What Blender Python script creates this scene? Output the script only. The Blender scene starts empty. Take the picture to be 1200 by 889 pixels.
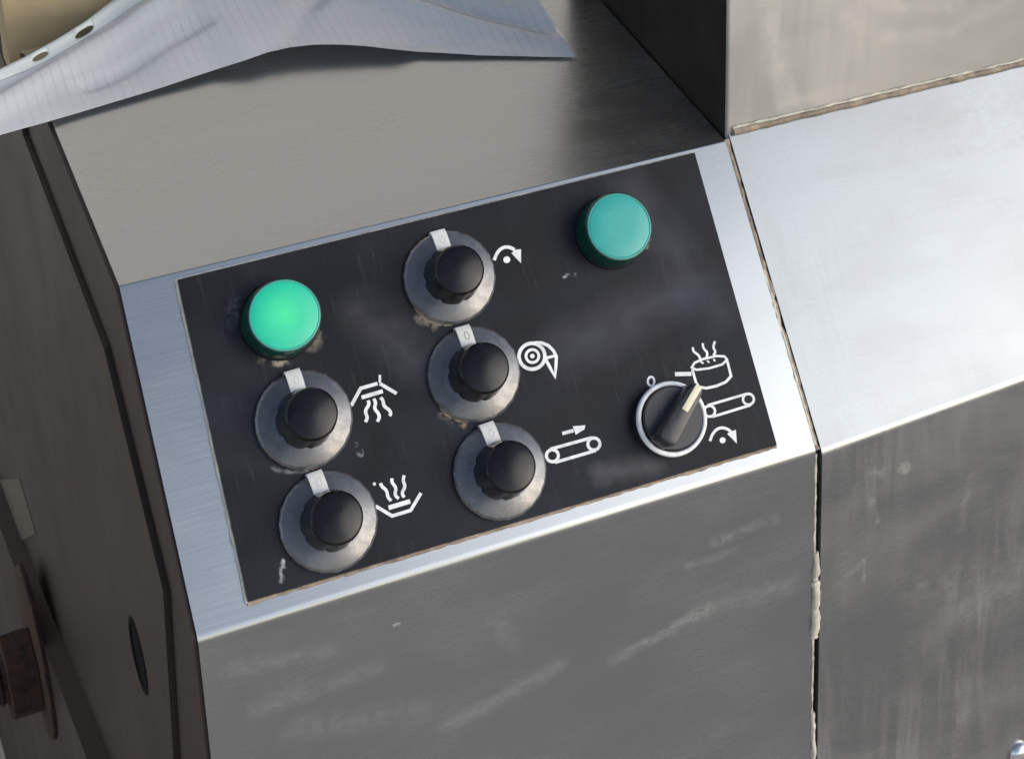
import bpy, bmesh, math, random
from mathutils import Vector, Matrix, noise
random.seed(7)
SC = bpy.context.scene
COL = SC.collection
R = math.radians
MM = 0.001

# ------------------------------------------------------------------ camera
cd = bpy.data.cameras.new('camera')
cam = bpy.data.objects.new('camera', cd)
COL.objects.link(cam)
right = Vector((0.8925399762906225, -0.4505995677995942, 0.018232394849661243))
down = Vector((-0.16486490176696797, -0.3636587349311604, -0.9168270767563724))
fwd = Vector((0.41975225417918005, 0.8152989353648674, -0.398868012134854))
cam.matrix_world = Matrix.Translation((-0.10449932, -0.60824342, 0.5409982)) @ Matrix(
    (right, -down, -fwd)).transposed().to_4x4()
cd.sensor_width = 36
cd.lens = 36 * 2663.3035 / 1200
cd.shift_x = -0.25
cd.shift_y = -0.5
cd.clip_start = 0.02
cd.clip_end = 500
SC.camera = cam

# ------------------------------------------------------------------ sky, sun, exposure
SUN_DIR = Vector((0.62, -0.70, 0.37)).normalized()        # towards the sun
elev = math.asin(SUN_DIR.z)
azim = math.atan2(SUN_DIR.x, SUN_DIR.y)
w = bpy.data.worlds.new('World')
SC.world = w
w.use_nodes = True
wn = w.node_tree
sky = wn.nodes.new('ShaderNodeTexSky')
sky.sky_type = 'NISHITA'
sky.sun_disc = False
sky.sun_elevation = elev
sky.sun_rotation = azim
sky.air_density = 1.0
sky.dust_density = 1.0
sky.ozone_density = 1.0
hs = wn.nodes.new('ShaderNodeHueSaturation')          # thin overcast takes part of the blue out of the whole sky
hs.inputs['Saturation'].default_value = 0.8
wn.links.new(sky.outputs[0], hs.inputs['Color'])
wn.links.new(hs.outputs[0], wn.nodes['Background'].inputs[0])
wn.nodes['Background'].inputs[1].default_value = 0.15
sl = bpy.data.lights.new('sun', 'SUN')
sl.energy = 1.0
sl.angle = R(50)
sl.color = (1.0, 0.955, 0.89)
so = bpy.data.objects.new('sun', sl)
COL.objects.link(so)
so.rotation_euler = SUN_DIR.to_track_quat('Z', 'Y').to_euler()
so.location = SUN_DIR * 5
SC.view_settings.view_transform = 'Standard'
SC.view_settings.look = 'None'
SC.view_settings.gamma = 1
SC.view_settings.use_curve_mapping = False
SC.view_settings.exposure = 0.45
SC.render.resolution_x, SC.render.resolution_y = 1024, 758

# ------------------------------------------------------------------ geometry frame
TH = R(48.5976)
PHI = R(1.68)
HS = 0.1214
S = Vector((0, math.cos(TH), math.sin(TH)))
N = Vector((0, -math.sin(TH), math.cos(TH)))
X = Vector((1, 0, 0))
TOPY, TOPZ = S.y * HS, S.z * HS
GROUND = -0.86

def SP(x, s, n=0.0):
    """point on the sloped face, mm along / up / out"""
    return X * (x * MM) + S * (s * MM) + N * (n * MM)

def SM(x, s, n=0.0):
    m = Matrix((X, S, N)).transposed().to_4x4()
    m.translation = SP(x, s, n)
    return m

def top_z(y):
    return TOPZ + (y - TOPY) * math.tan(PHI)

# ------------------------------------------------------------------ object helpers
WM = {}

def mesh(name, verts, faces, smooth=None):
    me = bpy.data.meshes.new(name)
    me.from_pydata([tuple(v) for v in verts], [], faces)
    bm = bmesh.new(); bm.from_mesh(me)
    bmesh.ops.recalc_face_normals(bm, faces=bm.faces)
    bm.to_mesh(me); bm.free()
    if smooth is not None:
        shade(me, smooth)
    return me

def shade(me, ang):
    if ang <= 0:
        return
    for p in me.polygons:
        p.use_smooth = True
    if ang < 179:
        bm = bmesh.new(); bm.from_mesh(me)
        for e in bm.edges:
            if len(e.link_faces) == 2 and e.calc_face_angle(0) > R(ang):
                e.smooth = False
        bm.to_mesh(me); bm.free()

def add(name, me, mat, parent=None, world=None, label=None, cat=None, group=None, kind=None):
    o = bpy.data.objects.new(name, me)
    COL.objects.link(o)
    world = world or Matrix.Identity(4)
    WM[o] = world
    if parent:
        o.parent = parent
        o.matrix_parent_inverse = WM[parent].inverted()
    o.matrix_basis = world
    if me is not None and mat is not None:
        if not me.materials:
            me.materials.append(mat)
    if label: o['label'] = label
    if cat: o['category'] = cat
    if group: o['group'] = group
    if kind: o['kind'] = kind
    return o

def box_me(name, lo, hi, bev=0.0, seg=2):
    bm = bmesh.new()
    bmesh.ops.create_cube(bm, size=1)
    c = [(a + b) / 2 for a, b in zip(lo, hi)]
    d = [b - a for a, b in zip(lo, hi)]
    for v in bm.verts:
        v.co = Vector([c[i] + v.co[i] * d[i] for i in range(3)])
    if bev:
        bmesh.ops.bevel(bm, geom=list(bm.edges), offset=bev, segments=seg, profile=0.5, affect='EDGES')
    me = bpy.data.meshes.new(name); bm.to_mesh(me); bm.free()
    shade(me, 35)
    return me

def lathe_me(name, prof, seg=64, ang=35):
    """prof: (r, z) in mm from bottom outside up to the axis"""
    vs, fs = [], []
    for r, z in prof:
        if r < 1e-6:
            vs.append((0, 0, z * MM)); continue
        for i in range(seg):
            a = 2 * math.pi * i / seg
            vs.append((r * MM * math.cos(a), r * MM * math.sin(a), z * MM))
    idx, rows = 0, []
    for r, z in prof:
        if r < 1e-6:
            rows.append([idx]); idx += 1
        else:
            rows.append(list(range(idx, idx + seg))); idx += seg
    for a, b in zip(rows, rows[1:]):
        for i in range(seg):
            j = (i + 1) % seg
            if len(a) > 1 and len(b) > 1:
                fs.append((a[i], a[j], b[j], b[i]))
            elif len(a) > 1:
                fs.append((a[i], a[j], b[0]))
            elif len(b) > 1:
                fs.append((a[0], b[j], b[i]))
    return mesh(name, vs, fs, ang)

def extrude_profile(name, prof, x0, x1, ang=25, skew=None, nx=1):
    """closed (y, z) outline swept along x; skew(y,z,x)->(y,z) optional"""
    vs, fs = [], []
    n = len(prof)
    for k in range(nx + 1):
        x = x0 + (x1 - x0) * k / nx
        for y, z in prof:
            if skew: y, z = skew(y, z, x)
            vs.append((x, y, z))
    for k in range(nx):
        for i in range(n):
            j = (i + 1) % n
            fs.append((k * n + i, k * n + j, (k + 1) * n + j, (k + 1) * n + i))
    fs.append(tuple(range(n)))
    fs.append(tuple(nx * n + i for i in range(n))[::-1])
    return mesh(name, vs, fs, ang)

def fillet(p0, p1, p2, r, seg=6):
    """points of an arc rounding the corner p1"""
    a = (Vector(p0) - Vector(p1)).normalized(); b = (Vector(p2) - Vector(p1)).normalized()
    half = a.angle(b) / 2
    t = r / math.tan(half)
    c = Vector(p1) + (a + b).normalized() * (r / math.sin(half))
    s = Vector(p1) + a * t - c; e = Vector(p1) + b * t - c
    out = []
    for i in range(seg + 1):
        k = i / seg
        v = (s * math.sin((1 - k) * s.angle(e)) + e * math.sin(k * s.angle(e))) / math.sin(s.angle(e))
        out.append(tuple(c + v))
    return out

def tube_me(name, pts, radii, seg=10, flat=1.0):
    vs, fs = [], []
    pts = [Vector(p) for p in pts]
    for i, p in enumerate(pts):
        d = (pts[min(i + 1, len(pts) - 1)] - pts[max(i - 1, 0)]).normalized()
        u = d.cross(Vector((0.31, 0.2, 0.93))).normalized()
        v = d.cross(u)
        for k in range(seg):
            a = 2 * math.pi * k / seg
            vs.append(p + (u * math.cos(a) + v * math.sin(a)) * radii[i])
    for i in range(len(pts) - 1):
        for k in range(seg):
            j = (k + 1) % seg
            fs.append((i * seg + k, i * seg + j, (i + 1) * seg + j, (i + 1) * seg + k))
    fs.append(tuple(range(seg))[::-1])
    fs.append(tuple((len(pts) - 1) * seg + k for k in range(seg)))
    return mesh(name, vs, fs, 60)

# ------------------------------------------------------------------ material helpers
class NT:
    def __init__(self, name):
        self.m = bpy.data.materials.new(name)
        self.m.use_nodes = True
        self.t = self.m.node_tree
        self.b = self.t.nodes['Principled BSDF']
        self.out = self.t.nodes['Material Output']
        self.tc = self.t.nodes.new('ShaderNodeTexCoord').outputs['Object']
    def n(self, typ, **kw):
        nd = self.t.nodes.new(typ)
        for k, v in kw.items(): setattr(nd, k, v)
        return nd
    def link(self, a, b): self.t.links.new(a, b)
    def put(self, sock, v):
        if hasattr(v, 'is_output'): self.link(v, sock)
        else: sock.default_value = v
    def mapping(self, scale, rot=(0, 0, 0), loc=(0, 0, 0), src=None):
        m = self.n('ShaderNodeMapping')
        self.link(src or self.tc, m.inputs[0])
        m.inputs['Scale'].default_value = scale
        m.inputs['Rotation'].default_value = rot
        m.inputs['Location'].default_value = loc
        return m.outputs[0]
    def noise(self, vec, scale=1.0, detail=4, rough=0.55, dist=0.0):
        x = self.n('ShaderNodeTexNoise')
        self.link(vec, x.inputs['Vector'])
        x.inputs['Scale'].default_value = scale
        x.inputs['Detail'].default_value = detail
        x.inputs['Roughness'].default_value = rough
        x.inputs['Distortion'].default_value = dist
        return x.outputs['Fac']
    def rng(self, v, a, b, c=0.0, d=1.0):
        x = self.n('ShaderNodeMapRange')
        self.put(x.inputs[0], v)
        for i, k in enumerate((a, b, c, d)): x.inputs[i + 1].default_value = k
        return x.outputs[0]
    def mth(self, op, a, b=None):
        x = self.n('ShaderNodeMath', operation=op)
        self.put(x.inputs[0], a)
        if b is not None: self.put(x.inputs[1], b)
        return x.outputs[0]
    def vm(self, op, a, b=None, s=None):
        x = self.n('ShaderNodeVectorMath', operation=op)
        self.put(x.inputs[0], a)
        if b is not None: self.put(x.inputs[1], b)
        if s is not None: self.put(x.inputs['Scale'], s)
        return x.outputs['Value'] if op in ('DOT_PRODUCT', 'LENGTH', 'DISTANCE') else x.outputs[0]
    def mixc(self, f, a, b):
        x = self.n('ShaderNodeMix', data_type='RGBA')
        self.put(x.inputs[0], f)
        self.put(x.inputs[6], a); self.put(x.inputs[7], b)
        return x.outputs[2]
    def bump(self, h, strength, dist=0.001):
        x = self.n('ShaderNodeBump')
        x.inputs['Strength'].default_value = strength
        x.inputs['Distance'].default_value = dist
        self.link(h, x.inputs['Height'])
        self.link(x.outputs[0], self.b.inputs['Normal'])
    def seg(self, P, a, b, wd):
        """soft mask round a straight mark from a to b (metres)"""
        a, b = Vector(a), Vector(b)
        ba = b - a
        pa = self.vm('SUBTRACT', P, tuple(a))
        h = self.mth('DIVIDE', self.vm('DOT_PRODUCT', pa, tuple(ba)), max(ba.dot(ba), 1e-9))
        c = self.n('ShaderNodeClamp'); self.link(h, c.inputs[0])
        q = self.vm('SCALE', tuple(ba), s=c.outputs[0])
        d = self.vm('DISTANCE', pa, q)
        return self.rng(d, 0, wd, 1, 0)

def c4(r, g=None, b=None):
    if g is None: g = b = r
    return (r, g, b, 1)

def warp(t, amt, scale):
    nz = t.n('ShaderNodeTexNoise'); t.link(t.tc, nz.inputs['Vector']); nz.inputs['Scale'].default_value = scale
    nz.inputs['Detail'].default_value = 4
    return t.vm('ADD', t.tc, t.vm('SCALE', t.vm('SUBTRACT', nz.outputs['Color'], (0.5, 0.5, 0.5)), s=amt))

def steel(name, base=(0.6, 0.6, 0.6), rough=0.33, brush=(30, 2600, 2600), rvar=0.03, dust=0.12, dustcol=(0.42, 0.40, 0.37),
          dscale=(18, 30, 30), marks=(), film=0.0, bump=0.02, streak=None):
    t = NT(name)
    br = t.noise(t.mapping(brush), 1.0, 3, 0.6)
    cl = t.noise(t.mapping(dscale), 1.0, 2.5, 0.5, 0.5)
    r = t.mth('ADD', t.rng(br, 0.3, 0.7, rough - rvar, rough + rvar), t.rng(cl, 0.3, 0.7, -0.015, 0.03))
    t.link(r, t.b.inputs['Roughness'])
    col = t.mixc(t.rng(br, 0.3, 0.7), c4(*[k * 0.96 for k in base]), c4(*base))
    t.link(col, t.b.inputs['Base Color'])
    t.b.inputs['Metallic'].default_value = 1
    if bump: t.bump(br, bump, 0.0003)
    f = t.mth('ADD', t.rng(cl, 0.42, 0.75, 0, dust), film)
    if streak:
        sv = t.noise(t.mapping(streak[0]), 1.0, 4, 0.65, 0.6)
        big = t.noise(t.mapping((14, 14, 9)), 1.0, 2)
        f = t.mth('ADD', f, t.mth('MULTIPLY', t.rng(sv, 0.45, 0.75, 0, streak[1]), t.rng(big, 0.4, 0.65)))
    P = warp(t, 0.006, 90)
    fine = t.rng(t.noise(t.mapping((260, 260, 260)), 1.0, 4, 0.7), 0.35, 0.65, 0.1, 1.0)
    for a, b, wd, st in marks:
        f = t.mth('ADD', f, t.mth('MULTIPLY', t.mth('MULTIPLY', t.seg(P, a, b, wd), fine), st))
    c = t.n('ShaderNodeClamp'); t.link(f, c.inputs[0])
    d = t.n('ShaderNodeBsdfDiffuse'); d.inputs[0].default_value = c4(*dustcol)
    mx = t.n('ShaderNodeMixShader')
    t.link(c.outputs[0], mx.inputs[0]); t.link(t.b.outputs[0], mx.inputs[1]); t.link(d.outputs[0], mx.inputs[2])
    t.link(mx.outputs[0], t.out.inputs[0])
    return t.m

def plain(name, col, rough=0.5, metal=0.0, var=0.15, scale=60, bump=0.0, bscale=200, spec=0.5, stretch=(1, 1, 1)):
    t = NT(name)
    nz = t.noise(t.mapping(tuple(scale * k for k in stretch)), 1.0, 5, 0.6)
    t.link(t.mixc(t.rng(nz, 0.3, 0.7), c4(*[k * (1 - var) for k in col]), c4(*[min(1, k * (1 + var)) for k in col])), t.b.inputs['Base Color'])
    t.link(t.rng(nz, 0.3, 0.7, rough * 0.85, min(1, rough * 1.15)), t.b.inputs['Roughness'])
    t.b.inputs['Metallic'].default_value = metal
    t.b.inputs['Specular IOR Level'].default_value = spec
    if bump: t.bump(t.noise(t.mapping((bscale,) * 3), 1.0, 4), bump, 0.001)
    return t.m

# white print outlines on the plate, mm along / up the sloped face
SYM={"upper_heat_symbol":[["l",1.1,[[68.58,61.25],[73.25,66.18],[79.42,66.25]]],["l",1.1,[[80.17,66.05],[85.12,61.16]]],["l",0.8,[[80.93,68.96],[80.27,66.34]]],["l",1.25,[[72.77,63.0],[80.56,63.21]]],["l",1.05,[[74.75,61.45],[74.86,60.03],[72.66,58.15],[73.19,55.86],[72.06,54.47]]],["l",1.05,[[76.81,61.52],[77.22,60.02],[76.12,58.15],[77.31,55.98],[77.09,54.49],[76.06,53.54]]],["l",1.05,[[79.29,61.32],[79.88,59.92],[79.59,58.14],[81.08,56.51],[81.52,55.15],[80.82,54.26]]]],"lower_heat_symbol":[["l",1.05,[[68.56,25.91],[73.26,21.11],[80.01,21.15],[84.99,25.81]]],["l",1.4,[[72.78,24.11],[80.62,24.16]]],["l",1.0,[[72.04,32.94],[72.2,31.69],[73.62,29.92],[73.34,27.58],[74.22,26.12]]],["l",1.0,[[76.39,33.39],[75.91,32.16],[77.06,29.86],[75.89,27.77],[76.89,26.12]]],["l",1.0,[[80.75,33.24],[79.84,31.52],[80.24,29.42],[78.38,27.67],[78.9,26.01]]],["p",0,[[70.51,33.07],[70.32,32.76],[69.98,32.64],[69.62,32.74],[69.38,33.03],[69.35,33.39],[69.55,33.69],[69.89,33.82],[70.25,33.72],[70.49,33.43]]]],"rotation_symbol":[["l",1.1,[[131.81,98.3],[133.05,100.12],[134.71,101.52],[136.36,102.03],[137.69,101.94],[139.19,101.25],[140.25,100.17]]],["p",0,[[140.59,100.18],[142.69,99.8],[141.32,94.82],[138.76,99.31]]],["p",0,[[137.71,97.08],[137.44,96.58],[136.97,96.24],[136.4,96.13],[135.84,96.26],[135.4,96.62],[135.16,97.14],[135.18,97.7],[135.45,98.2],[135.92,98.54],[136.49,98.66],[137.06,98.52],[137.5,98.16],[137.73,97.64]]]],"blower_symbol":[["c",1.15,[[141.02,60.05],[140.62,59.08],[140.01,58.23],[139.21,57.52],[138.27,57.01],[137.23,56.71],[136.15,56.64],[135.07,56.8],[134.06,57.19],[133.17,57.78],[132.43,58.54],[131.88,59.44],[131.56,60.43],[131.47,61.47],[131.63,62.49],[132.02,63.46],[132.63,64.32],[133.42,65.02],[134.36,65.54],[135.4,65.85],[136.48,65.92],[137.56,65.77],[138.57,65.38],[139.48,64.79],[140.22,64.03],[140.77,63.12],[141.09,62.12],[141.18,61.08]]],["c",0.9,[[138.84,60.68],[138.53,60.02],[138.02,59.48],[137.36,59.12],[136.62,58.97],[135.87,59.05],[135.17,59.35],[134.61,59.84],[134.23,60.47],[134.07,61.18],[134.14,61.9],[134.45,62.57],[134.95,63.11],[135.61,63.47],[136.35,63.62],[137.11,63.54],[137.8,63.24],[138.37,62.75],[138.75,62.12],[138.91,61.41]]],["p",0,[[137.33,61.07],[137.11,60.7],[136.71,60.49],[136.26,60.49],[135.87,60.71],[135.64,61.08],[135.64,61.51],[135.87,61.89],[136.26,62.1],[136.71,62.1],[137.1,61.88],[137.33,61.51]]],["l",1.05,[[138.54,65.67],[141.05,65.03],[143.31,63.41],[144.69,61.12],[145.15,58.91],[144.1,55.65],[142.72,52.17],[141.8,55.61],[140.92,59.21]]],["l",0.9,[[141.32,59.33],[144.84,59.25]]]],"conveyor_symbol":[["l",1.1,[[139.87,31.88],[144.23,31.86]]],["p",0,[[144.32,33.35],[148.96,32.47],[148.32,31.16],[144.59,30.18]]],["c",1.0,[[136.37,24.81],[136.09,24.21],[135.62,23.73],[135.02,23.41],[134.33,23.29],[133.64,23.38],[133.0,23.66],[132.48,24.11],[132.13,24.7],[131.98,25.35],[132.05,26.01],[132.33,26.61],[132.79,27.09],[133.4,27.41],[134.08,27.53],[134.78,27.45],[135.42,27.16],[135.94,26.71],[136.3,26.12],[136.44,25.47]]],["c",1.0,[[152.47,24.64],[152.18,24.03],[151.7,23.55],[151.08,23.23],[150.39,23.1],[149.68,23.19],[149.03,23.48],[148.51,23.93],[148.15,24.52],[148.0,25.18],[148.08,25.84],[148.37,26.45],[148.84,26.93],[149.46,27.25],[150.15,27.38],[150.86,27.29],[151.51,27.01],[152.04,26.55],[152.4,25.96],[152.54,25.3]]],["l",1.0,[[134.05,27.81],[150.1,27.6]]],["l",1.0,[[134.5,22.89],[150.33,22.85]]]],"zero_mark":[["c",0.7,[[178.91,40.73],[178.57,40.07],[178.06,39.6],[177.48,39.42],[176.93,39.57],[176.52,40.01],[176.34,40.66],[176.43,41.39],[176.76,42.05],[177.27,42.52],[177.86,42.69],[178.41,42.55],[178.81,42.11],[178.99,41.46]]]],"steaming_pot_symbol":[["l",1.35,[[187.4,41.2],[193.64,39.67]]],["l",0.9,[[194.46,41.2],[194.45,36.13],[195.19,34.3],[197.8,33.17],[201.87,32.91],[205.89,33.38],[208.56,34.86],[208.73,40.58]]],["c",0.75,[[194.43,41.86],[196.03,43.24],[199.85,43.72],[205.13,43.45],[208.18,42.49],[208.83,41.11],[206.43,39.92],[201.04,39.85],[195.93,40.59]]],["l",0.8,[[196.97,48.86],[196.78,47.26],[198.36,45.65],[198.64,44.04]]],["l",0.8,[[201.26,49.29],[200.86,47.58],[202.16,45.43],[201.14,44.05]]],["l",0.8,[[206.18,48.79],[204.69,46.86],[205.32,45.05],[203.99,44.02]]],["l",0.6,[[198.44,43.0],[199.36,42.1]]],["l",0.6,[[201.04,42.75],[201.65,41.83]]],["l",0.6,[[203.57,42.64],[204.12,41.73]]]],"conveyor_mark":[["c",0.85,[[198.61,24.27],[198.28,23.65],[197.75,23.18],[197.06,22.9],[196.32,22.86],[195.6,23.06],[194.99,23.46],[194.57,24.04],[194.39,24.7],[194.46,25.39],[194.79,26.0],[195.32,26.48],[196.0,26.75],[196.75,26.8],[197.47,26.6],[198.08,26.2],[198.5,25.62],[198.68,24.95]]],["c",0.85,[[214.77,24.45],[214.44,23.83],[213.89,23.35],[213.2,23.08],[212.44,23.03],[211.71,23.23],[211.09,23.64],[210.67,24.22],[210.49,24.89],[210.57,25.58],[210.9,26.2],[211.44,26.68],[212.14,26.96],[212.9,27.0],[213.63,26.81],[214.24,26.39],[214.67,25.82],[214.85,25.14]]],["l",0.85,[[196.51,27.06],[212.3,27.08]]],["l",0.85,[[197.02,22.59],[212.92,22.76]]]],"turning_mark":[["l",0.95,[[193.52,14.48],[195.03,16.49],[197.23,17.89],[199.61,17.94],[201.59,16.7],[202.42,15.55]]],["p",0,[[201.72,15.58],[204.54,15.68],[203.43,10.8],[200.82,15.18]]],["p",0,[[199.53,13.11],[199.21,12.63],[198.67,12.36],[198.06,12.38],[197.53,12.68],[197.23,13.17],[197.24,13.73],[197.55,14.21],[198.09,14.48],[198.71,14.46],[199.24,14.17],[199.54,13.67]]]]}

# ------------------------------------------------------------------ materials
FRONT_MARKS = [((.150, -.002, -.066), (.190, -.002, -.056), .0035, .30), ((.185, -.002, -.057), (.224, -.002, -.058), .006, .22),
               ((.192, -.001, -.027), (.216, -.001, -.025), .004, .25), ((.200, -.001, -.034), (.180, -.001, -.034), .003, .2),
               ((.010, 0, -.016), (.045, 0, -.020), .005, .16), ((.018, -.001, -.036), (.060, -.001, -.034), .006, .16),
               ((.085, -.002, -.070), (.128, -.002, -.060), .005, .2), ((.068, 0, -.019), (.070, 0, -.0185), .0012, .9),
               ((.105, -.001, -.030), (.112, -.001, -.045), .005, .13), ((.030, -.002, -.050), (.075, -.002, -.058), .008, .15)]
M_console = steel('console_steel', (.335, .355, .37), .25, rvar=.03, dust=.05, film=.03, dustcol=(.42, .415, .41), marks=FRONT_MARKS)
HOUSE_MARKS = [((.31, .074, .083), (.42, .070, .079), .020, .22), ((.27, .066, .075), (.40, .060, .068), .004, .12),
               ((.30, .05, .057), (.42, .045, .05), .012, .10), ((.2395, -.002, -.068), (.2555, -.002, -.058), .002, .25), ((.2555, -.002, -.058), (.2550, -.002, -.068), .0014, .4),
               ((.272, 0, -.020), (.274, 0, -.022), .003, .6), ((.258, -.001, -.018), (.262, -.001, -.020), .003, .3),
               ((.258, -.001, -.030), (.260, -.001, -.042), .002, .35), ((.304, -.001, -.036), (.300, -.001, -.060), .003, .22),
               ((.285, -.003, -.08), (.33, -.003, -.10), .02, .14), ((.250, .0825, .150), (.262, .0825, .100), .006, .4),
               ((.262, .0825, .100), (.290, .0825, .100), .004, .3), ((.285, .0825, .150), (.340, .0825, .125), .007, .3),
               ((.340, .0825, .125), (.40, .0825, .13), .006, .25)]
M_house = steel('housing_steel', (.262, .282, .30), .27, rvar=.03, dust=.14, film=.07, marks=HOUSE_MARKS,
                streak=((160, 30, 14), .25))
SWIRL = [((.330 + r * 1.3 * math.cos(R(a)), .0825, .158 + r * math.sin(R(a))),
          (.330 + r * 1.3 * math.cos(R(a + 30)), .0825, .158 + r * math.sin(R(a + 30))), .0045, s)
         for r, s in ((.020, .3), (.031, .25), (.043, .2)) for a in (185, 215, 245, 275)]
M_upper = steel('smeared_housing_steel', (.45, .45, .45), .34, dust=.3, film=.58, dustcol=(.50, .475, .44), marks=HOUSE_MARKS[-4:-2] + SWIRL,
                streak=((190, 30, 16), .35))
M_lining = plain('dark_lining', (.010, .0085, .008), .6, spec=.15, var=.3, scale=40)  # shade on the casing's left side, put into a near-black colour
M_side = plain('shade_brown_side', (.040, .030, .026), .5, spec=.2, metal=.15, var=.12, scale=9)  # steel side: shade and dark reflections put into a brown colour
M_gap = plain('grimy_gap', (.03, .024, .018), .8, var=.5, scale=150)
M_dark = plain('dark_cavity', (.008, .008, .010), .8, spec=.05)
M_rubber = plain('black_knob_plastic', (.004, .004, .0055), .24, spec=.3, var=.5, scale=250, bump=.03, bscale=1200)
M_pot = plain('skirt_aluminium', (.5, .51, .53), .36, metal=.85, var=.25, scale=160, bump=.05, bscale=500)
M_white = plain('cream_plastic', (.78, .77, .72), .5, var=.1, scale=300)
M_cream = plain('pointer_cream', (.72, .68, .5), .5, var=.12, scale=300)
M_print = plain('white_print', (.76, .77, .79), .55, var=.22, scale=260)
M_ink = plain('grey_ink', (.25, .24, .24), .6)
M_chrome = plain('chrome_ring', (.75, .76, .78), .22, metal=1, var=.1, scale=300)
M_ring = plain('worn_pale_ring', (.82, .82, .83), .4, metal=0, var=.15, scale=300)
M_sel = plain('selector_black', (.03, .03, .034), .38, var=.3, scale=250, bump=.05, bscale=900)
M_seal = plain('brown_sealant', (.27, .215, .165), .7, var=.5, scale=180, bump=.6, bscale=400)
M_caulk = plain('cream_sealant', (.50, .48, .40), .6, var=.35, scale=160, bump=.5, bscale=400)
M_rust = plain('rusty_iron', (.042, .019, .011), .85, metal=.1, var=.85, scale=170, bump=1.0, bscale=330)
M_iron = plain('worn_bare_iron', (.11, .11, .11), .5, metal=.7, var=.4, scale=150, bump=.4, bscale=400)
M_board = plain('tan_board', (.38, .30, .17), .75, var=.2, scale=22, bump=.1, bscale=300)
M_ground = plain('concrete', (.52, .455, .39), .9, var=.25, scale=4, bump=.4, bscale=80)
M_patch = plain('beige_tape', (.10, .085, .065), .7, var=.3, scale=60)  # reflection of something tan, painted as a flat colour

def plate_material():
    t = NT('black_plate')
    sm = t.noise(t.mapping((16, 26, 16)), 1.0, 2.5, 0.5, 1.6)
    fine = t.noise(t.mapping((420, 420, 420)), 1.0, 3, 0.7)
    f = t.rng(sm, .38, .72)
    col = t.mixc(f, c4(.0055, .0062, .0095), c4(.015, .017, .025))
    P = warp(t, .004, 220)
    sp = t.rng(t.noise(t.mapping((230, 230, 230)), 1.0, 4, .7), .42, .62)
    soft = t.rng(t.noise(t.mapping((60, 60, 60)), 1.0, 2, .5), .3, .7, .3, 1)
    def dirt(a, b, wd, st, c):
        nonlocal col
        k = t.mth('MULTIPLY', t.mth('MULTIPLY', t.seg(P, SP(*a, 1.8), SP(*b, 1.8), wd), soft if wd > .005 else sp), st)
        cl = t.n('ShaderNodeClamp'); t.link(k, cl.inputs[0])
        col = t.mixc(cl.outputs[0], col, c4(*c))
    dirt((47.5, 82.3), (51, 82.6), .0022, 1.8, (.42, .37, .29))
    dirt((42, 84.5), (47, 82.5), .0022, .7, (.26, .23, .18))
    dirt((60, 84.5), (64.5, 88), .0028, .6, (.30, .27, .22))
    dirt((36, 100), (38, 106), .004, .35, (.2, .2, .22))
    dirt((99.5, 85), (104, 81), .0022, .9, (.45, .37, .27))
    dirt((99.5, 49.5), (105, 45), .0022, .8, (.42, .34, .25))
    dirt((38, 47.5), (49, 42.5), .0012, .7, (.32, .32, .33))
    dirt((67, 48), (68, 44.5), .0014, 1.5, (.35, .36, .38))
    dirt((33.5, 16.5), (32.3, 11.5), .0011, 2.2, (.42, .43, .45))
    dirt((156.5, 86.2), (160, 86.4), .0008, 1.6, (.32, .33, .34))
    dirt((190, 90), (191.5, 92), .0016, 2.0, (.5, .46, .4))
    dirt((80, 92), (95, 70), .012, .28, (.16, .16, .18))
    dirt((150, 60), (195, 70), .014, .3, (.15, .15, .18))
    dirt((150, 15), (170, 12), .006, .35, (.2, .2, .22))
    dirt((190, 112), (212, 60), .012, .25, (.14, .14, .17))
    sw = t.rng(t.noise(t.mapping((700, 60, 60), rot=(0, .4, .5)), 1.0, 2, .6), .60, .8, 0, .08)
    col = t.mixc(sw, col, c4(.2, .2, .22))
    t.link(col, t.b.inputs['Base Color'])
    t.link(t.rng(sm, .3, .7, .36, .55), t.b.inputs['Roughness'])
    t.b.inputs['Specular IOR Level'].default_value = .19
    t.bump(fine, .05, .0005)
    return t.m
M_plate = plate_material()

def skirt_material():
    t = NT('worn_aluminium_skirt')
    rad = t.noise(t.mapping((260, 260, 260)), 1.0, 4, .65)
    blot = t.noise(t.mapping((90, 90, 90)), 1.0, 4, .6, 1.0)
    t.link(t.mixc(t.rng(blot, .35, .7), c4(.46, .47, .49), c4(.30, .30, .31)), t.b.inputs['Base Color'])
    t.b.inputs['Metallic'].default_value = .75
    t.link(t.rng(rad, .3, .7, .2, .42), t.b.inputs['Roughness'])
    t.bump(rad, .10, .0005)
    # smoky clear plastic: the black plate shows through
    tr = t.n('ShaderNodeBsdfTransparent'); tr.inputs[0].default_value = c4(.8, .8, .82)
    lw = t.n('ShaderNodeLayerWeight'); lw.inputs[0].default_value = .35
    f = t.mth('ADD', t.rng(lw.outputs['Facing'], 0, .7, .28, .85), t.rng(blot, .35, .7, -.12, .16))
    cl = t.n('ShaderNodeClamp'); t.link(f, cl.inputs[0])
    mx = t.n('ShaderNodeMixShader'); t.link(cl.outputs[0], mx.inputs[0])
    t.link(tr.outputs[0], mx.inputs[1]); t.link(t.b.outputs[0], mx.inputs[2]); t.link(mx.outputs[0], t.out.inputs[0])
    return t.m
M_skirt = skirt_material()

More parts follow.
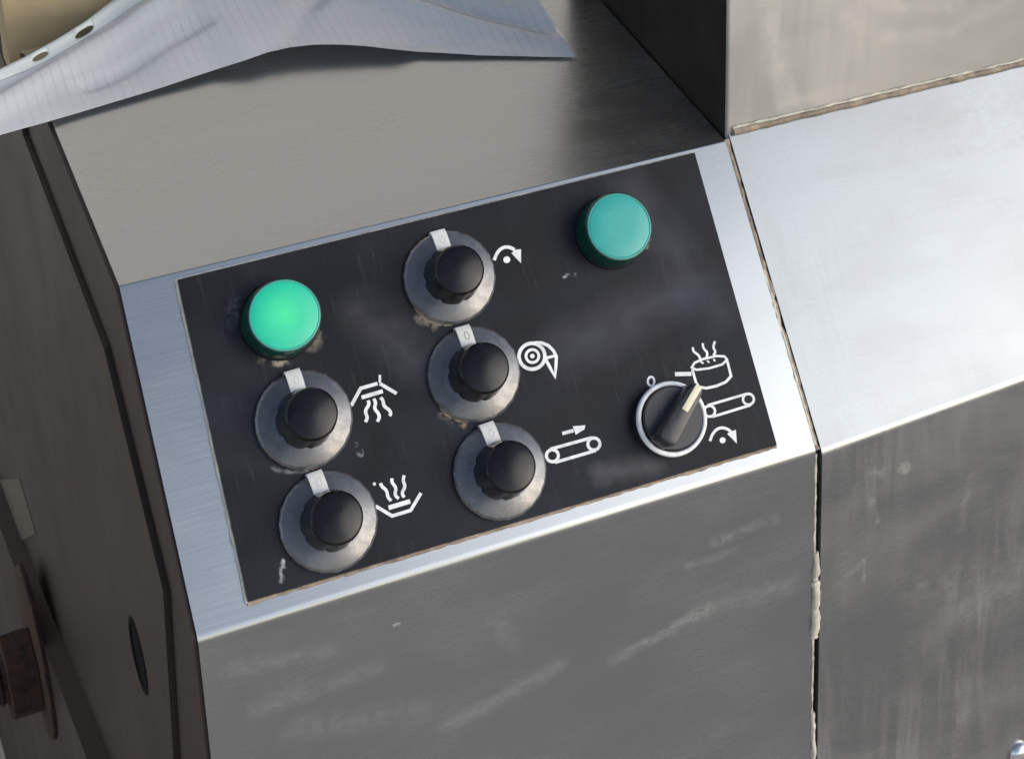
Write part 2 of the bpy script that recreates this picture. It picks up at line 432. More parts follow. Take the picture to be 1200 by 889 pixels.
def lens_material(name, col, emis, lit):
    t = NT(name)
    d = t.vm('LENGTH', t.vm('MULTIPLY', t.tc, (1, 1, 0)))
    nz = t.noise(t.mapping((350, 350, 350)), 1.0, 4, .6)
    t.link(t.mixc(t.rng(nz, .3, .7), c4(*[k * .9 for k in col]), c4(*col)), t.b.inputs['Base Color'])
    t.b.inputs['Roughness'].default_value = .35
    t.b.inputs['Subsurface Weight'].default_value = .3
    t.b.inputs['Subsurface Radius'].default_value = (.002, .004, .003)
    if lit:     # the bulb sits behind the middle of the lens
        t.link(t.mixc(t.rng(d, 0, .011), c4(.10, 1, .28), c4(*emis)), t.b.inputs['Emission Color'])
        t.link(t.rng(d, 0, .012, lit, lit * .7), t.b.inputs['Emission Strength'])
    t.bump(nz, .05, .0005)
    return t.m
M_lens_on = lens_material('lit_green_lens', (.010, .38, .24), (.010, .58, .35), .33)
M_lens_off = lens_material('unlit_green_lens', (.035, .38, .34), None, 0)
M_lens_side = plain('dark_green_lens_side', (.003, .045, .033), .25, var=.3, scale=200)
M_collar = plain('black_collar', (.006, .006, .008), .6, spec=.2)

def paper_material():
    t = NT('lined_paper')
    uv = t.n('ShaderNodeTexCoord').outputs['UV']
    sep = t.n('ShaderNodeSeparateXYZ'); t.link(uv, sep.inputs[0])
    fx = t.mth('ABSOLUTE', t.mth('SUBTRACT', t.mth('FRACT', t.mth('MULTIPLY', sep.outputs[0], 74)), .5))
    fy = t.mth('ABSOLUTE', t.mth('SUBTRACT', t.mth('FRACT', t.mth('MULTIPLY', sep.outputs[1], 30)), .5))
    ln = t.mth('MAXIMUM', t.rng(fx, .36, .46, 0, .55), t.rng(fy, .42, .48, 0, .25))
    nz = t.noise(t.mapping((40, 40, 40)), 1.0, 4)
    br = t.rng(nz, .35, .65, .2, 1)
    base = t.mixc(t.rng(nz, .3, .7), c4(.83, .83, .83), c4(.87, .865, .86))
    t.link(t.mixc(t.mth('MULTIPLY', ln, br), base, c4(.45, .50, .62)), t.b.inputs['Base Color'])
    t.b.inputs['Roughness'].default_value = .8
    tr = t.n('ShaderNodeBsdfTranslucent'); tr.inputs[0].default_value = c4(.85, .85, .84)
    mx = t.n('ShaderNodeMixShader'); mx.inputs[0].default_value = .42
    t.link(t.b.outputs[0], mx.inputs[1]); t.link(tr.outputs[0], mx.inputs[2]); t.link(mx.outputs[0], t.out.inputs[0])
    return t.m
M_paper = paper_material()

def film_material(name, tint, amount, rough):
    t = NT(name)
    g = t.n('ShaderNodeBsdfGlossy'); g.inputs['Roughness'].default_value = rough
    tr = t.n('ShaderNodeBsdfTransparent')
    d = t.n('ShaderNodeBsdfDiffuse'); d.inputs[0].default_value = c4(*tint)
    lw = t.n('ShaderNodeLayerWeight'); lw.inputs[0].default_value = .5
    fr = t.mth('ADD', t.mth('MULTIPLY', t.mth('POWER', lw.outputs['Facing'], 4.0), .35), .03)
    m1 = t.n('ShaderNodeMixShader'); m1.inputs[0].default_value = amount
    t.link(tr.outputs[0], m1.inputs[1]); t.link(d.outputs[0], m1.inputs[2])
    m2 = t.n('ShaderNodeMixShader')
    t.link(fr, m2.inputs[0]); t.link(m1.outputs[0], m2.inputs[1]); t.link(g.outputs[0], m2.inputs[2])
    t.link(m2.outputs[0], t.out.inputs[0])
    return t.m
M_film = film_material('clear_sleeve_film', (.75, .76, .8), .12, .2)
M_strip = plain('milky_punched_strip', (.66, .68, .64), .4, var=.06, scale=60)

# ------------------------------------------------------------------ setting
gv = [(-60, -60, GROUND), (60, -60, GROUND), (60, 60, GROUND), (-60, 60, GROUND)]
add('ground', mesh('ground', gv, [(0, 1, 2, 3)]), M_ground, kind='structure')

M_wall = plain('pale_plaster', (.74, .70, .645), .9, var=.08, scale=3, bump=.3, bscale=60)
add('wall', box_me('wall', (-4, 1.5, GROUND - .01), (5, 1.7, 2.2)), M_wall, kind='structure')

# ------------------------------------------------------------------ control console
lean = math.tan(R(1.68))
root = add('control_console', None, None, world=Matrix.Translation((.117, .13, GROUND)),
           label='steel control console with sloped face, black switch plate and dark brown side', cat='control console')
A0, C0 = (0, 0), (TOPY, TOPZ)
BACK = .262
fb = (lean * GROUND, GROUND + .001)
prof = [fb] + fillet(fb, A0, C0, .006, 12) + fillet(A0, C0, (BACK, top_z(BACK)), .0009, 5) + \
       fillet(C0, (BACK, top_z(BACK)), (BACK, .04), .003, 4) + [(BACK, GROUND + .001)]
casing = add('casing', extrude_profile('casing', prof, .0012, .2338), M_console, root)

# dark end of the console: an end sheet inset from the folded edge, then a lower cover sheet with its lip
def inset(pr, d):
    out = []
    n = len(pr)
    for i in range(n):
        a, b, c = Vector(pr[i - 1]), Vector(pr[i]), Vector(pr[(i + 1) % n])
        e1 = (b - a).normalized(); e2 = (c - b).normalized()
        n1 = Vector((e1.y, -e1.x)); n2 = Vector((e2.y, -e2.x))
        m = (n1 + n2).normalized()
        out.append(tuple(b - m * d * -1 if False else b + m * d))
    return out
sgn = 1
test = inset(prof, .0014)
if max(p[1] for p in test) > max(p[1] for p in prof): test = inset(prof, -.0014)
add('end_sheet', extrude_profile('end_sheet', test, -.0002, .0013), M_side, root)

HC = Vector((.111, -.0966)); HR = .0135
def cover_mesh():
    """cover sheet on the side with a real round hole, 2.2 mm thick"""
    outer = [(.054, -.100), (.0355, -.0056), (.1068, .0497), (.262, .0560), (.276, .074), (.60, .074), (1.1, .074), (1.1, GROUND + .002), (.062, GROUND + .002)]
    bm = bmesh.new()
    vo = [bm.verts.new((0, y, z)) for y, z in outer]
    vi = [bm.verts.new((0, HC.x + HR * math.cos(2 * math.pi * k / 40), HC.y + HR * 1.02 * math.sin(2 * math.pi * k / 40))) for k in range(40)]
    eo = [bm.edges.new((vo[i], vo[(i + 1) % len(vo)])) for i in range(len(vo))]
    ei = [bm.edges.new((vi[i], vi[(i + 1) % 40])) for i in range(40)]
    bmesh.ops.triangle_fill(bm, edges=eo + ei, use_beauty=True)
    ret = bmesh.ops.extrude_face_region(bm, geom=list(bm.faces))
    for g in ret['geom']:
        if isinstance(g, bmesh.types.BMVert): g.co.x -= .0022
    bmesh.ops.recalc_face_normals(bm, faces=bm.faces)
    sharp = [e for e in bm.edges if len(e.link_faces) == 2 and e.calc_face_angle(0) > R(50) and all(v.co.x < -.002 for v in e.verts)
             and (e.verts[0].co.yz - HC).length > .02]
    bmesh.ops.bevel(bm, geom=sharp, offset=.0009, segments=2, affect='EDGES')
    me = bpy.data.meshes.new('side_cover'); bm.to_mesh(me); bm.free()
    shade(me, 30)
    return me
cover = add('side_cover', cover_mesh(), M_side, root, Matrix.Translation((-.0003, 0, 0)))
add('rubber_plug', lathe_me('rubber_plug', [(15.4, -1), (15.4, .1), (14.8, .5), (13.2, .55), (12.6, -.2), (0, -.4)], 48, 40), M_dark, cover,  # black disc added to give the darkness inside the hole
    Matrix.Translation((-.0025, HC.x, HC.y)) @ Matrix.Rotation(R(-90), 4, 'Y'))
# lower side rail with a folded top face
rv = [(.60, -.362), (.4974, -.3386), (.2408, -.2673), (.10, -.228), (.10, -.62), (.60, -.80)]
rail = add('side_rail', extrude_profile('side_rail', rv, -.0115, -.0024, 20), M_side, root)
# rear body on which the tan board stands
add('rear_body', box_me('rear_body', (.0015, BACK + .0005, GROUND + .001), (.2334, 1.09, .040), .002), M_side, root)
# tan reflection in the side steel, painted as a thin patch
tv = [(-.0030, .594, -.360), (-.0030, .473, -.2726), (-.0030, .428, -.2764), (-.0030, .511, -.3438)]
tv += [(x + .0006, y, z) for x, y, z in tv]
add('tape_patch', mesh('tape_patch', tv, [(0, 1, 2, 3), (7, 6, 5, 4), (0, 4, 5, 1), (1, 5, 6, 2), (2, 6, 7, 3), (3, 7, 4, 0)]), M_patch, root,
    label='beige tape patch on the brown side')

# black control plate
PX0, PX1, PS0, PS1 = 19.9, 219.1, 6.9, 119.3
plate = add('control_plate', mesh('control_plate', *(lambda q: (
    [SP(x, s, n) for n in (-.4, 1.8) for x, s in q],
    [(0, 3, 2, 1), (4, 5, 6, 7), (0, 1, 5, 4), (1, 2, 6, 5), (2, 3, 7, 6), (3, 0, 4, 7)]))(
        [(19.6, 7.5), (218.6, 6.2), (219.4, 119.6), (20.5, 118.6)])), M_plate, root,
    label='black switch plate with white pictograms')
# bead of sealant squeezed out round the plate
def bead(name, pts, r, mat, parent, var=.5, step=.0018, lift=.0, seg=8, jit=.25):
    P, rad = [], []
    pts = [Vector(p) for p in pts]
    for a, b in zip(pts, pts[1:]):
        n = max(2, int((b - a).length / step))
        for i in range(n):
            p = a.lerp(b, i / n)
            q = p * 1000
            P.append(p + Vector([noise.noise(q * .21 + Vector((k * 31, 7, 3))) for k in range(3)]) * r * jit)
            rad.append(r * (1 + var * noise.noise(q * .35 + Vector((3, 50, 9)))))
    P.append(pts[-1]); rad.append(r)
    return add(name, tube_me(name, P, rad, seg), mat, parent)
bead('sealant_edge', [SP(20.3, 119, .1), SP(19.4, 7.2, .1)], .00085, M_caulk, root, .5)
bead('sealant_edge', [SP(19.4, 7.1, .1), SP(218.8, 5.8, .1)], .00075, M_seal, root, .7)
bead('sealant_edge', [SP(20.4, 118.8, .0), SP(219.4, 119.8, .0)], .0005, M_caulk, root, .5)

# white pictograms printed on the plate
def ribbon(bmv, bmf, pts, wd, closed, n):
    pts = [Vector(p) for p in pts]
    k = len(pts); base = len(bmv)
    for i in range(k):
        if closed: a, b = pts[i - 1], pts[(i + 1) % k]
        else: a, b = pts[max(i - 1, 0)], pts[min(i + 1, k - 1)]
        p = pts[i]
        d1 = (p - a).normalized() if (p - a).length > 1e-6 else (b - p).normalized()
        d2 = (b - p).normalized() if (b - p).length > 1e-6 else d1
        n1, n2 = Vector((-d1.y, d1.x)), Vector((-d2.y, d2.x))
        m = (n1 + n2).normalized()
        w = wd / 2 / max(.5, m.dot(n1))
        bmv.append(SP(p.x + m.x * w, p.y + m.y * w, n)); bmv.append(SP(p.x - m.x * w, p.y - m.y * w, n))
    for i in range(k if closed else k - 1):
        j = (i + 1) % k
        bmf.append((base + 2 * i, base + 2 * i + 1, base + 2 * j + 1, base + 2 * j))

def smooth_line(pts, it=2):
    pts = [Vector(p) for p in pts]
    for _ in range(it):
        out = [pts[0]]
        for a, b in zip(pts, pts[1:]):
            out += [a.lerp(b, .25), a.lerp(b, .75)]
        pts = out + [pts[-1]]
    return pts

SMOOTH = {'upper_heat_symbol': (4, 5, 6), 'lower_heat_symbol': (2, 3, 4), 'rotation_symbol': (0,), 'blower_symbol': (), 'turning_mark': (0,),
          'steaming_pot_symbol': (3, 4, 5)}
for nm, items in SYM.items():
    vs, fs = [], []
    for i, (kd, wd, pts) in enumerate(items):
        n = 1.85 + .008 * i
        if kd == 'p':
            b0 = len(vs); vs += [SP(x, s, n) for x, s in pts]; fs.append(tuple(range(b0, len(vs))))
        else:
            if i in SMOOTH.get(nm, ()): pts = smooth_line(pts)
            ribbon(vs, fs, pts, wd * 1.12, kd == 'c', n)
    add(nm, mesh(nm, vs, fs), M_print, plate)

# ---- round knobs: skirt, cap, white zero tab
skirt_me = lathe_me('skirt', [(10, 0), (15.6, 0), (16.8, .5), (17.1, 1.2), (16.9, 2.0), (16.2, 2.7), (13.2, 3.9), (10.6, 4.7), (9.4, 5.0), (9.2, 4.4)], 22, 11)
def cap_mesh():
    prof = [(10.4, 4.2), (10.4, 5.0), (10.2, 7.0), (9.5, 13.0), (9.0, 16.4), (8.3, 17.2), (7.9, 17.35), (6.0, 17.8), (3.0, 18.3), (0, 18.5)]
    me = lathe_me('cap', prof, 72, 22)
    for v in me.vertices:      # grip flutes round the body
        r = math.hypot(v.co.x, v.co.y)
        if r > .0085 and .0046 < v.co.z < .0135:
            a = math.atan2(v.co.y, v.co.x)
            k = 1 - .075 * max(0, math.cos(7 * a)) ** 3
            v.co.x *= k; v.co.y *= k
    return me
cap_me = cap_mesh()
rim_me = lathe_me('cap_rim', [(9.2, 13.7), (9.42, 14.1), (9.1, 14.7), (8.8, 14.4)], 64, 60)
# zero tab: follows the skirt from the cap out over its rim
def tab_mesh():
    prof = [(9.9, 5.0), (12.2, 4.75), (14.8, 4.15), (16.6, 3.3), (17.5, 2.4), (17.55, .6), (16.9, .4)]
    vs, fs = [], []
    for i, (r, z) in enumerate(prof):
        hw = 2.65 + .12 * i / 6
        vs += [(-hw * MM, r * MM, z * MM), (hw * MM, r * MM, z * MM)]
        vs += [(-hw * MM, (r - .2) * MM, (z - .9) * MM), (hw * MM, (r - .2) * MM, (z - .9) * MM)]
    for i in range(len(prof) - 1):
        a, b = i * 4, i * 4 + 4
        fs += [(a, a + 1, b + 1, b), (a, b, b + 2, a + 2), (a + 1, a + 3, b + 3, b + 1), (a + 2, b + 2, b + 3, a + 3)]
    fs += [(0, 2, 3, 1), (24, 25, 27, 26)]
    return mesh('zero_tab', vs, fs, 40)
tab_me = tab_mesh()
def zero_mesh():
    vs, fs = [], []
    K = 20
    def surf(y):
        pr = [(9.9, 5.0), (12.2, 4.75), (14.8, 4.15), (16.6, 3.3)]
        for (r0, z0), (r1, z1) in zip(pr, pr[1:]):
            if y <= r1: return z0 + (z1 - z0) * (y - r0) / (r1 - r0)
        return 3.3
    for i in range(K):
        a = 2 * math.pi * i / K
        for rx, ry in ((.62, 1.25), (.95, 1.6)):
            y = 13.6 + ry * math.sin(a)
            vs.append((rx * math.cos(a) * MM + .0003, y * MM, (surf(y) + .05) * MM))
    for i in range(K):
        j = (i + 1) % K
        fs.append((2 * i, 2 * j, 2 * j + 1, 2 * i + 1))
    return mesh('zero_digit', vs, fs)
zero_me = zero_mesh()
M_inks = [plain('ink_strong', (.30, .28, .27), .6), plain('ink_faded', (.58, .57, .54), .6)]
zero_faint = zero_me.copy(); zero_me.materials.append(M_inks[0]); zero_faint.materials.append(M_inks[1])
KN = [(51.3, 60.8, 2.2, 0, 'knob beside the upper heat pictogram'), (51.4, 25.3, 5.0, 0, 'knob beside the lower heat pictogram'),
      (113.8, 96.1, 2.5, 0, 'knob beside the turning arrow pictogram, dirty round its foot'), (113.6, 60.5, 2.0, 1, 'knob beside the blower pictogram, clear zero on its tab'),
      (113.9, 25.3, 4.0, 0, 'knob beside the conveyor pictogram')]
for i, (x, s, rot, z, lb) in enumerate(KN):
    wmx = SM(x, s, 1.8) @ Matrix.Rotation(R(rot - 1), 4, 'Z')
    k = add('knob', skirt_me, M_skirt, root, wmx, label=lb)
    add('knob_cap', cap_me, M_rubber, k, wmx @ Matrix.Rotation(R(37 * i), 4, 'Z'))
    add('zero_tab', tab_me, M_white, k, wmx)
    add('zero_digit', zero_me if z else zero_faint, M_ink, k, wmx)
# beige crust stuck to the foot of the two dirty knobs
def crust(name, c, a0, a1, r0, parent, seed):
    random.seed(seed)
    vs, fs = [], []
    n = 16
    for i in range(n + 1):
        a = R(a0 + (a1 - a0) * i / n)
        t = math.sin(math.pi * i / n) ** .6
        ro = r0 + t * random.uniform(.2, 1.0)
        for r, z in ((r0 - .8, 1.7), (r0 - .5, 1.9 + .9 * t), (ro - .35, 1.9 + .7 * t * random.uniform(.5, 1)), (ro, 1.7)):
            vs.append(SP(c[0] + r * math.cos(a), c[1] + r * math.sin(a), z))
    for i in range(n):
        for k in range(3):
            fs.append((i * 4 + k, i * 4 + k + 1, i * 4 + k + 5, i * 4 + k + 4))
    add(name, mesh(name, vs, fs, 60), M_crust, parent)
M_crust = plain('beige_crust', (.30, .25, .19), .8, var=.45, scale=260, bump=.6, bscale=500)
crust('residue_crust', (113.8, 96.1), 205, 262, 16.9, plate, 3)
crust('residue_crust', (113.6, 60.5), 208, 250, 16.9, plate, 5)
crust('residue_crust', (51.3, 60.8), 255, 275, 16.9, plate, 8)

# ---- pilot lamps
lens_on = lathe_me('lens_face', [(11.9, 10.8), (11.85, 11.6), (11.6, 11.95), (11.2, 12.1), (6, 12.25), (0, 12.3)], 72, 60)
lens_off = lens_on.copy()
side_me = lathe_me('lens_barrel', [(13.5, 1.2), (13.3, 6.0), (13.0, 10.6), (12.6, 11.35), (12.2, 11.4), (11.9, 11.0)], 72, 40)
ring_me = lathe_me('lens_rim', [(12.25, 11.2), (12.3, 11.7), (12.15, 12.0), (11.9, 12.1), (11.7, 11.9), (11.7, 11.2)], 72, 60)
collar_me = lathe_me('collar', [(14.0, 0), (14.0, .8), (13.8, 1.2), (13.3, 1.3), (12.4, 1.3)], 72, 40)
M_rim = plain('green_glass_rim', (.10, .42, .36), .12, var=.1)
for x, s, lm, me, lb in ((51.2, 96.2, M_lens_on, lens_on, 'green pilot lamp, lit with a bright middle'),
                         (177.8, 97.8, M_lens_off, lens_off, 'green pilot lamp, unlit and duller')):
    wmx = SM(x, s, 1.8)
    p = add('pilot_lamp', collar_me, M_collar, root, wmx, label=lb)
    add('lens_barrel', side_me, M_lens_side, p, wmx)
    add('lens_rim', ring_me, M_rim, p, wmx)
    add('lens_face', me, lm, p, wmx)

# ---- rotary selector
wmx = SM(179.9, 25.9, 1.8)
sel = add('rotary_selector', lathe_me('rotary_selector', [(13.3, 0), (13.3, 3.6), (12.9, 4.4), (11.6, 4.4), (11.4, 3.2), (0, 3.2)], 72, 40), M_sel, root, wmx,
          label='black rotary selector with chrome ring and cream pointer')
add('chrome_ring', lathe_me('chrome_ring', [(12.0, 4.2), (11.8, 5.0), (12.1, 5.6), (12.8, 5.75), (13.4, 5.4), (13.6, 4.2)], 72, 80), M_ring, sel, wmx)
ANG = math.atan2(15.0, 17.1)
hw = wmx @ Matrix.Rotation(ANG, 4, 'Z')
add('selector_disc', lathe_me('selector_disc', [(11.3, 3.0), (11.3, 6.2), (10.9, 6.8), (0, 6.9)], 64, 40), M_sel, sel, wmx)
def handle_me():
    # grip bar: rounded tail, straight sides, blunt pointer tip
    out = [(-11.6, -2.4), (-10.6, -3.9), (-8, -4.2), (9, -3.3), (12.4, -2.5), (13.2, -1.6), (13.2, 1.6), (12.4, 2.5), (9, 3.3), (-8, 4.2), (-10.6, 3.9), (-11.6, 2.4)]
    vs, fs = [], []
    lev = [(6.0, 1.0), (15.0, .93), (16.2, .82), (16.5, .66)]
    n = len(out)
    for z, k in lev:
        for x, y in out: vs.append((x * (1 - (1 - k) * .35) * MM, y * k * MM, z * MM))
    for l in range(len(lev) - 1):
        for i in range(n):
            j = (i + 1) % n
            fs.append((l * n + i, l * n + j, l * n + n + j, l * n + n + i))
    fs.append(tuple((len(lev) - 1) * n + i for i in range(n)))
    return mesh('grip_bar', vs, fs, 30)
bar = add('grip_bar', handle_me(), M_sel, sel, hw)
add('pointer_stripe', box_me('pointer_stripe', (.0018, -.0013, .0163), (.0126, .0013, .0169), .0002), M_cream, sel, hw)

# ------------------------------------------------------------------ machine housing to the right
HX0, HX1 = .2360, .72
hroot = add('machine_housing', None, None, world=Matrix.Translation((.47, .12, GROUND)),
            label='tall stained steel housing with a plain sloped apron beside the console', cat='machine housing')
HA = tuple(S.yz * -.0016) if False else (S.y * -.0016, S.z * -.0016)
HC_ = (S.y * .1243, S.z * .1243)
hfb = (HA[0] + lean * GROUND, GROUND + .001)
hprof = [hfb] + fillet(hfb, HA, HC_, .006, 12) + [HC_, (.20, HC_[1]), (.20, GROUND + .001)]
def hskew(y, z, x):
    k = (x - HX0) * .043
    f = max(0, 1 - max(0, z) / .0932) if z > -.01 else 1
    return (y + k * S.y * f, z + (k * S.z * f if z > -.02 else 0))
add('apron', extrude_profile('apron', hprof, HX0, HX1, 25, hskew, 1), M_house, hroot)
TB = .246
def tall_me():
    return box_me('upper_casing', (.2352, HC_[0] - .0002, HC_[1] - .004), (HX1, TB, .24), .0012, 3)
add('upper_casing', tall_me(), M_upper, hroot)
add('side_lining', box_me('side_lining', (.2345, HC_[0] + .0016, .05), (.2353, TB - .001, .238)), M_lining, hroot)  # added dark sheet, paints the shade on the casing's left side
bead('sealant_joint', [(.2375, HC_[0] - .0012, HC_[1] + .0006), (HX1, HC_[0] - .0012, HC_[1] + .0006)], .0013, M_seal, hroot, .3, .004, jit=.15)
bead('sealant_joint', [(.2372, HC_[0] - .0006, HC_[1] + .0020), (.45, HC_[0] - .0004, HC_[1] + .0016)], .0007, M_caulk, hroot, .9, .003, jit=.5)
# seam between console and housing
bead('seam_sealant', [SP(234.8, 122, -1.9), SP(234.9, 60, -1.6), SP(234.9, 0, -1.2)], .0013, M_seal, hroot, .6, .002, jit=.45)
bead('seam_sealant', [SP(234.2, 70, -.6), SP(234.3, 2, -.5)], .0007, M_caulk, hroot, .8, .002, jit=.5)
fr = lambda x, z, o=0: Vector((x, lean * z - o, z))
for i, (z0, z1, r) in enumerate(((-.047, -.060, .0013), (-.0605, -.0745, .0017), (-.0745, -.0875, .0018), (-.125, -.16, .0009))):
    bead('seam_sealant', [fr(.2344, z0, -.0003), fr(.2347, (z0 + z1) / 2, .0004), fr(.2344, z1, -.0003)], r, M_caulk, hroot, .45, .0012, jit=.35)
add('seam_backing', extrude_profile('seam_backing', [(lean * -.5 + .003, -.5), (.0032, -.001), (.012, .006), (.012, -.5)], .2333, .2365), M_gap, hroot)
bead('seam_sealant', [fr(.2339, -.002, -.0006), fr(.2339, -.21, -.0006)], .0007, M_caulk, hroot, .5, .002, jit=.4)
# domed screw
sc = Matrix.Translation((.3352, lean * -.1888 + .0012, -.1888)) @ Matrix.Rotation(R(90), 4, 'X')
add('domed_screw', lathe_me('domed_screw', [(5.2, -1.5), (5.2, .4), (4.9, 1.2), (3.9, 2.3), (2.2, 3.1), (0, 3.4)], 40, 70), M_chrome, hroot, sc)
# white speck of paint
add('paint_speck', lathe_me('paint_speck', [(.9, 0), (.7, .35), (0, .5)], 12, 70), M_white, hroot,
    Matrix.Translation((.2394, lean * -.0795 + .0002, -.0795)) @ Matrix.Rotation(R(90), 4, 'X'))

# ------------------------------------------------------------------ rusty pivot bolt on the side rail
bc = Vector((-.0115, .408, -.336))
broot = add('pivot_bolt', None, None, world=Matrix.Translation(bc), label='rusty hex bolt with large washer on the dark side rail', cat='bolt')
RX = Matrix.Translation(bc) @ Matrix.Rotation(R(-90), 4, 'Y')
add('washer', lathe_me('washer', [(0, -.5), (46, -.5), (46.5, .4), (46.5, 1.9), (45.5, 2.6), (8, 2.6)], 64, 40), M_rust, broot, RX)
def hexnut():
    vs, fs = [], []
    for z, k in ((2.4, .97), (3.4, 1), (17.6, 1), (18.6, .94)):
        for i in range(6):
            a = math.pi / 3 * i + .3
            vs.append((24 * k * MM * math.cos(a), 24 * k * MM * math.sin(a), z * MM))
    for l in range(3):
        for i in range(6):
            j = (i + 1) % 6
            fs.append((l * 6 + i, l * 6 + j, l * 6 + 6 + j, l * 6 + 6 + i))
    fs.append(tuple(range(18, 24)))
    return mesh('hex_nut', vs, fs, 0)
RN = Matrix.Translation((0, 0, -.012)) @ RX
add('hex_nut', hexnut(), M_rust, broot, RN)
th = [(12.5, 18)]
for i in range(9): th += [(14.2, 19 + i * 3), (12.4, 20.5 + i * 3)]
add('threaded_shank', lathe_me('threaded_shank', th + [(0, 46)], 32, 20), M_rust, broot, RN)
add('worn_face', box_me('worn_face', (.0125, -.011, .0045), (.0219, .010, .0165), .001), M_iron, broot,
    RN @ Matrix.Rotation(R(30 + 17), 4, 'Z') @ Matrix.Identity(4))

# ------------------------------------------------------------------ tan board standing behind
add('tan_board', box_me('tan_board', (-.0018, .285, .0395), (.225, .303, .124), .0015), M_board,
    label='tan board standing behind the paper on the machine', cat='board')

# ------------------------------------------------------------------ clear pocket with paper on the console top
FE = [(-57.0, 187.4, 0.8), (-38.2, 190.7, 0.8), (-19.0, 193.4, 1.2), (-2.7, 195.4, 1.4), (14.1, 198.6, 1.6), (31.1, 201.3, 1.8), (48.5, 204.1, 2.0), (66.4, 207.2, 2.4), (80.2, 206.4, 4.34), (89.5, 208.2, 4.84), (98.3, 208.1, 5.27), (108.4, 205.8, 5.58), (118.0, 202.0, 5.58), (127.5, 197.9, 4.96), (136.6, 192.5, 4.34), (146.5, 189.7, 2.32), (155.8, 184.9, 1.92), (168.2, 178.5, 1.44), (180.9, 172.6, 1.04), (193.5, 166.5, 0.72), (205.6, 161.1, 0.4)]
def interp(tab, x):
    if x <= tab[0][0]: return tab[0][1:]
    for a, b in zip(tab, tab[1:]):
        if x <= b[0]:
            k = (x - a[0]) / (b[0] - a[0]); k2 = k * k * (3 - 2 * k)
            return tuple(a[i] + (b[i] - a[i]) * (k if i == 1 else k) for i in (1, 2))
    return tab[-1][1:]
BE = [(-53.0, 209.6, 8.0), (-32.8, 220.0, 8.0), (-11.4, 232.8, 8.0), (-0.4, 239.1, 8.0), (13.0, 248.4, 8.0), (27.2, 259.4, 8.0), (40.1, 271.4, 8.0), (48.6, 277.2, 9.0), (62, 281, 10), (205.4, 281, 13)]
def sheet_pt(x, v, lift=0.0):
    """x in mm, v 0 (front edge) .. 1 (back edge)"""
    y0, h0 = interp(FE, x); y1, h1 = interp(BE, x)
    y = y0 + (y1 - y0) * v
    h = h0 + (h1 - h0) * v
    q = Vector((x * .018, y * .02, 1.3))
    h += (noise.noise(q) * 3.0 + noise.noise(q * 2.3) * 1.1) * math.sin(math.pi * min(1, v * 1.15 + .05)) ** .7
    # creases running from the front edge up to the right and left
    for (xa, ya, xb, yb, dpt, wd) in ((92, 206, 150, 275, -5.0, 6), (98, 215, 165, 282, 3.5, 6), (118, 203, 170, 190, -2.2, 3.5), (140, 235, 203, 170, 3.2, 5), (150, 240, 203, 182, -2.6, 4), (-30, 200, 60, 262, 3.2, 6), (-34, 205, 55, 275, -2.6, 4), (20, 215, 70, 240, -2.0, 5)):
        a = Vector((xa, ya)); b = Vector((xb, yb)); p = Vector((x, y))
        t = max(0, min(1, (p - a).dot(b - a) / (b - a).length_squared))
        d = (p - a - (b - a) * t).length
        h += dpt * math.exp(-(d / wd) ** 2) * min(1, v * 4)
    if x > 196: h += (x - 196) * .25 * math.sin(math.pi * v) 
    yy = y * MM
    return Vector((x * MM, yy, top_z(yy) + max(h, .7) * MM + lift))

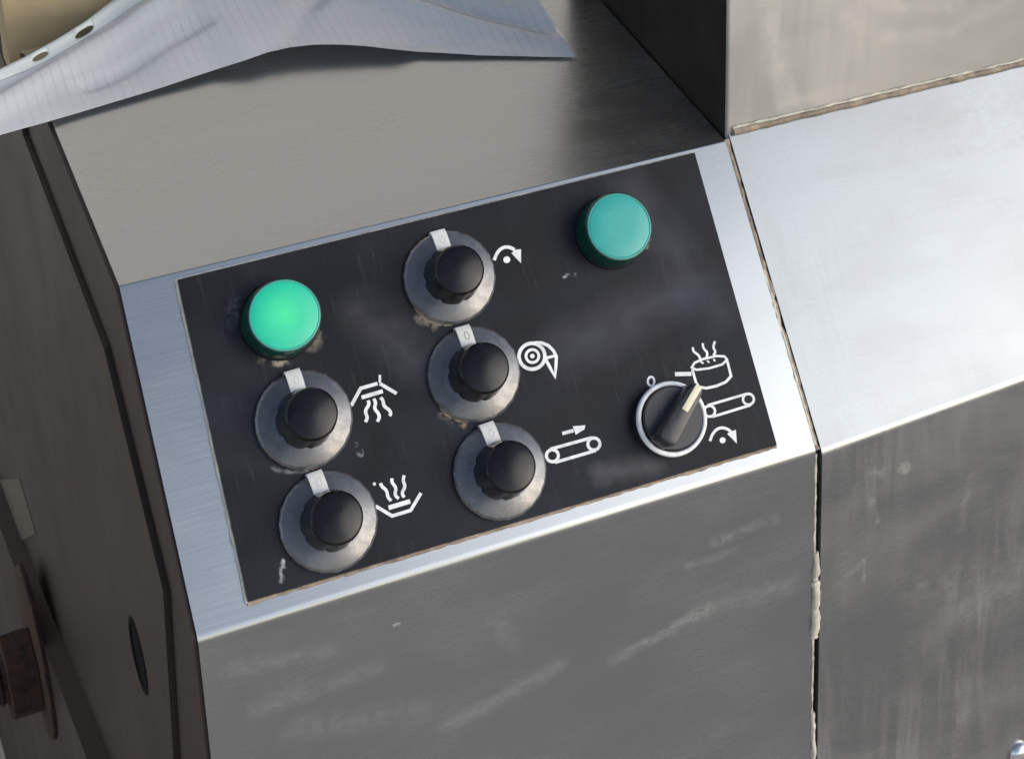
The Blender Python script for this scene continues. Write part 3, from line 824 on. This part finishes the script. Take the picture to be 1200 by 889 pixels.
def sheet_mesh(name, x0, x1, v0, v1, lift, nx=150, nv=44, thick=.00012):
    vs, fs, uvs = [], [], []
    for l in (0, 1):
        for i in range(nx + 1):
            for j in range(nv + 1):
                x = x0 + (x1 - x0) * i / nx; v = v0 + (v1 - v0) * j / nv
                vs.append(sheet_pt(x, v, lift - l * thick)); uvs.append((i / nx * (x1 - x0) / 297, v * .3))
    o = (nx + 1) * (nv + 1)
    for i in range(nx):
        for j in range(nv):
            a = i * (nv + 1) + j
            fs.append((a, a + nv + 1, a + nv + 2, a + 1))
            fs.append((o + a, o + a + 1, o + a + nv + 2, o + a + nv + 1))
    me = bpy.data.meshes.new(name)
    me.from_pydata([tuple(v) for v in vs], [], fs)
    lay = me.uv_layers.new(name='UVMap')
    for lp in me.loops: lay.data[lp.index].uv = uvs[lp.vertex_index]
    for p in me.polygons: p.use_smooth = True
    return me
add('paper_sheet', sheet_mesh('paper_sheet', -58, 204.3, .008, .86, 0), M_paper,
    label='white lined paper sheet inside the clear pocket', cat='paper')
proot = add('document_pocket', None, None, world=Matrix.Translation((.08, .22, top_z(.22))),
            label='clear punched plastic pocket lying curled on the console top', cat='plastic pocket')
add('front_film', sheet_mesh('front_film', -60, 205.4, .004, .865, .00025, thick=.00006), M_film, proot)
add('back_film', sheet_mesh('back_film', -60, 205.4, .012, .865, -.0003, thick=.00006), M_film, proot)
# milky punched strip along the back edge, holes left open
def strip_mesh():
    vs, fs = [], []
    cols = [.865, .905, .955, 1.0]
    xs = [-60 + i * .75 for i in range(355)]
    def cpos(x, k):
        # hole edges close in towards the ends of each slot
        for a, b_ in holes:
            if a - .4 <= x <= b_ + .4 and k in (1, 2):
                t = max(0, 1 - ((x - (a + b_) / 2) / ((b_ - a) / 2)) ** 2) ** .5
                return .930 + (.028 * t) * (-1 if k == 1 else 1)
        return cols[k]
    holes = [(1.5, 9), (21, 30), (60, 67), (100, 107), (140, 147), (180, 187), (-40, -33)]
    for x in xs:
        for k in range(4): vs.append(sheet_pt(x, cpos(x, k), .0001))
    for i in range(len(xs) - 1):
        xm = (xs[i] + xs[i + 1]) / 2
        for k in range(3):
            if k == 1 and any(a < xm < b for a, b in holes): continue
            fs.append((i * 4 + k, i * 4 + 4 + k, i * 4 + 5 + k, i * 4 + k + 1))
    me = bpy.data.meshes.new('punched_strip'); me.from_pydata([tuple(v) for v in vs], [], fs)
    for p in me.polygons: p.use_smooth = True
    return me
st = add('punched_strip', strip_mesh(), M_strip, proot)
sm = st.modifiers.new('thickness', 'SOLIDIFY'); sm.thickness = .0004
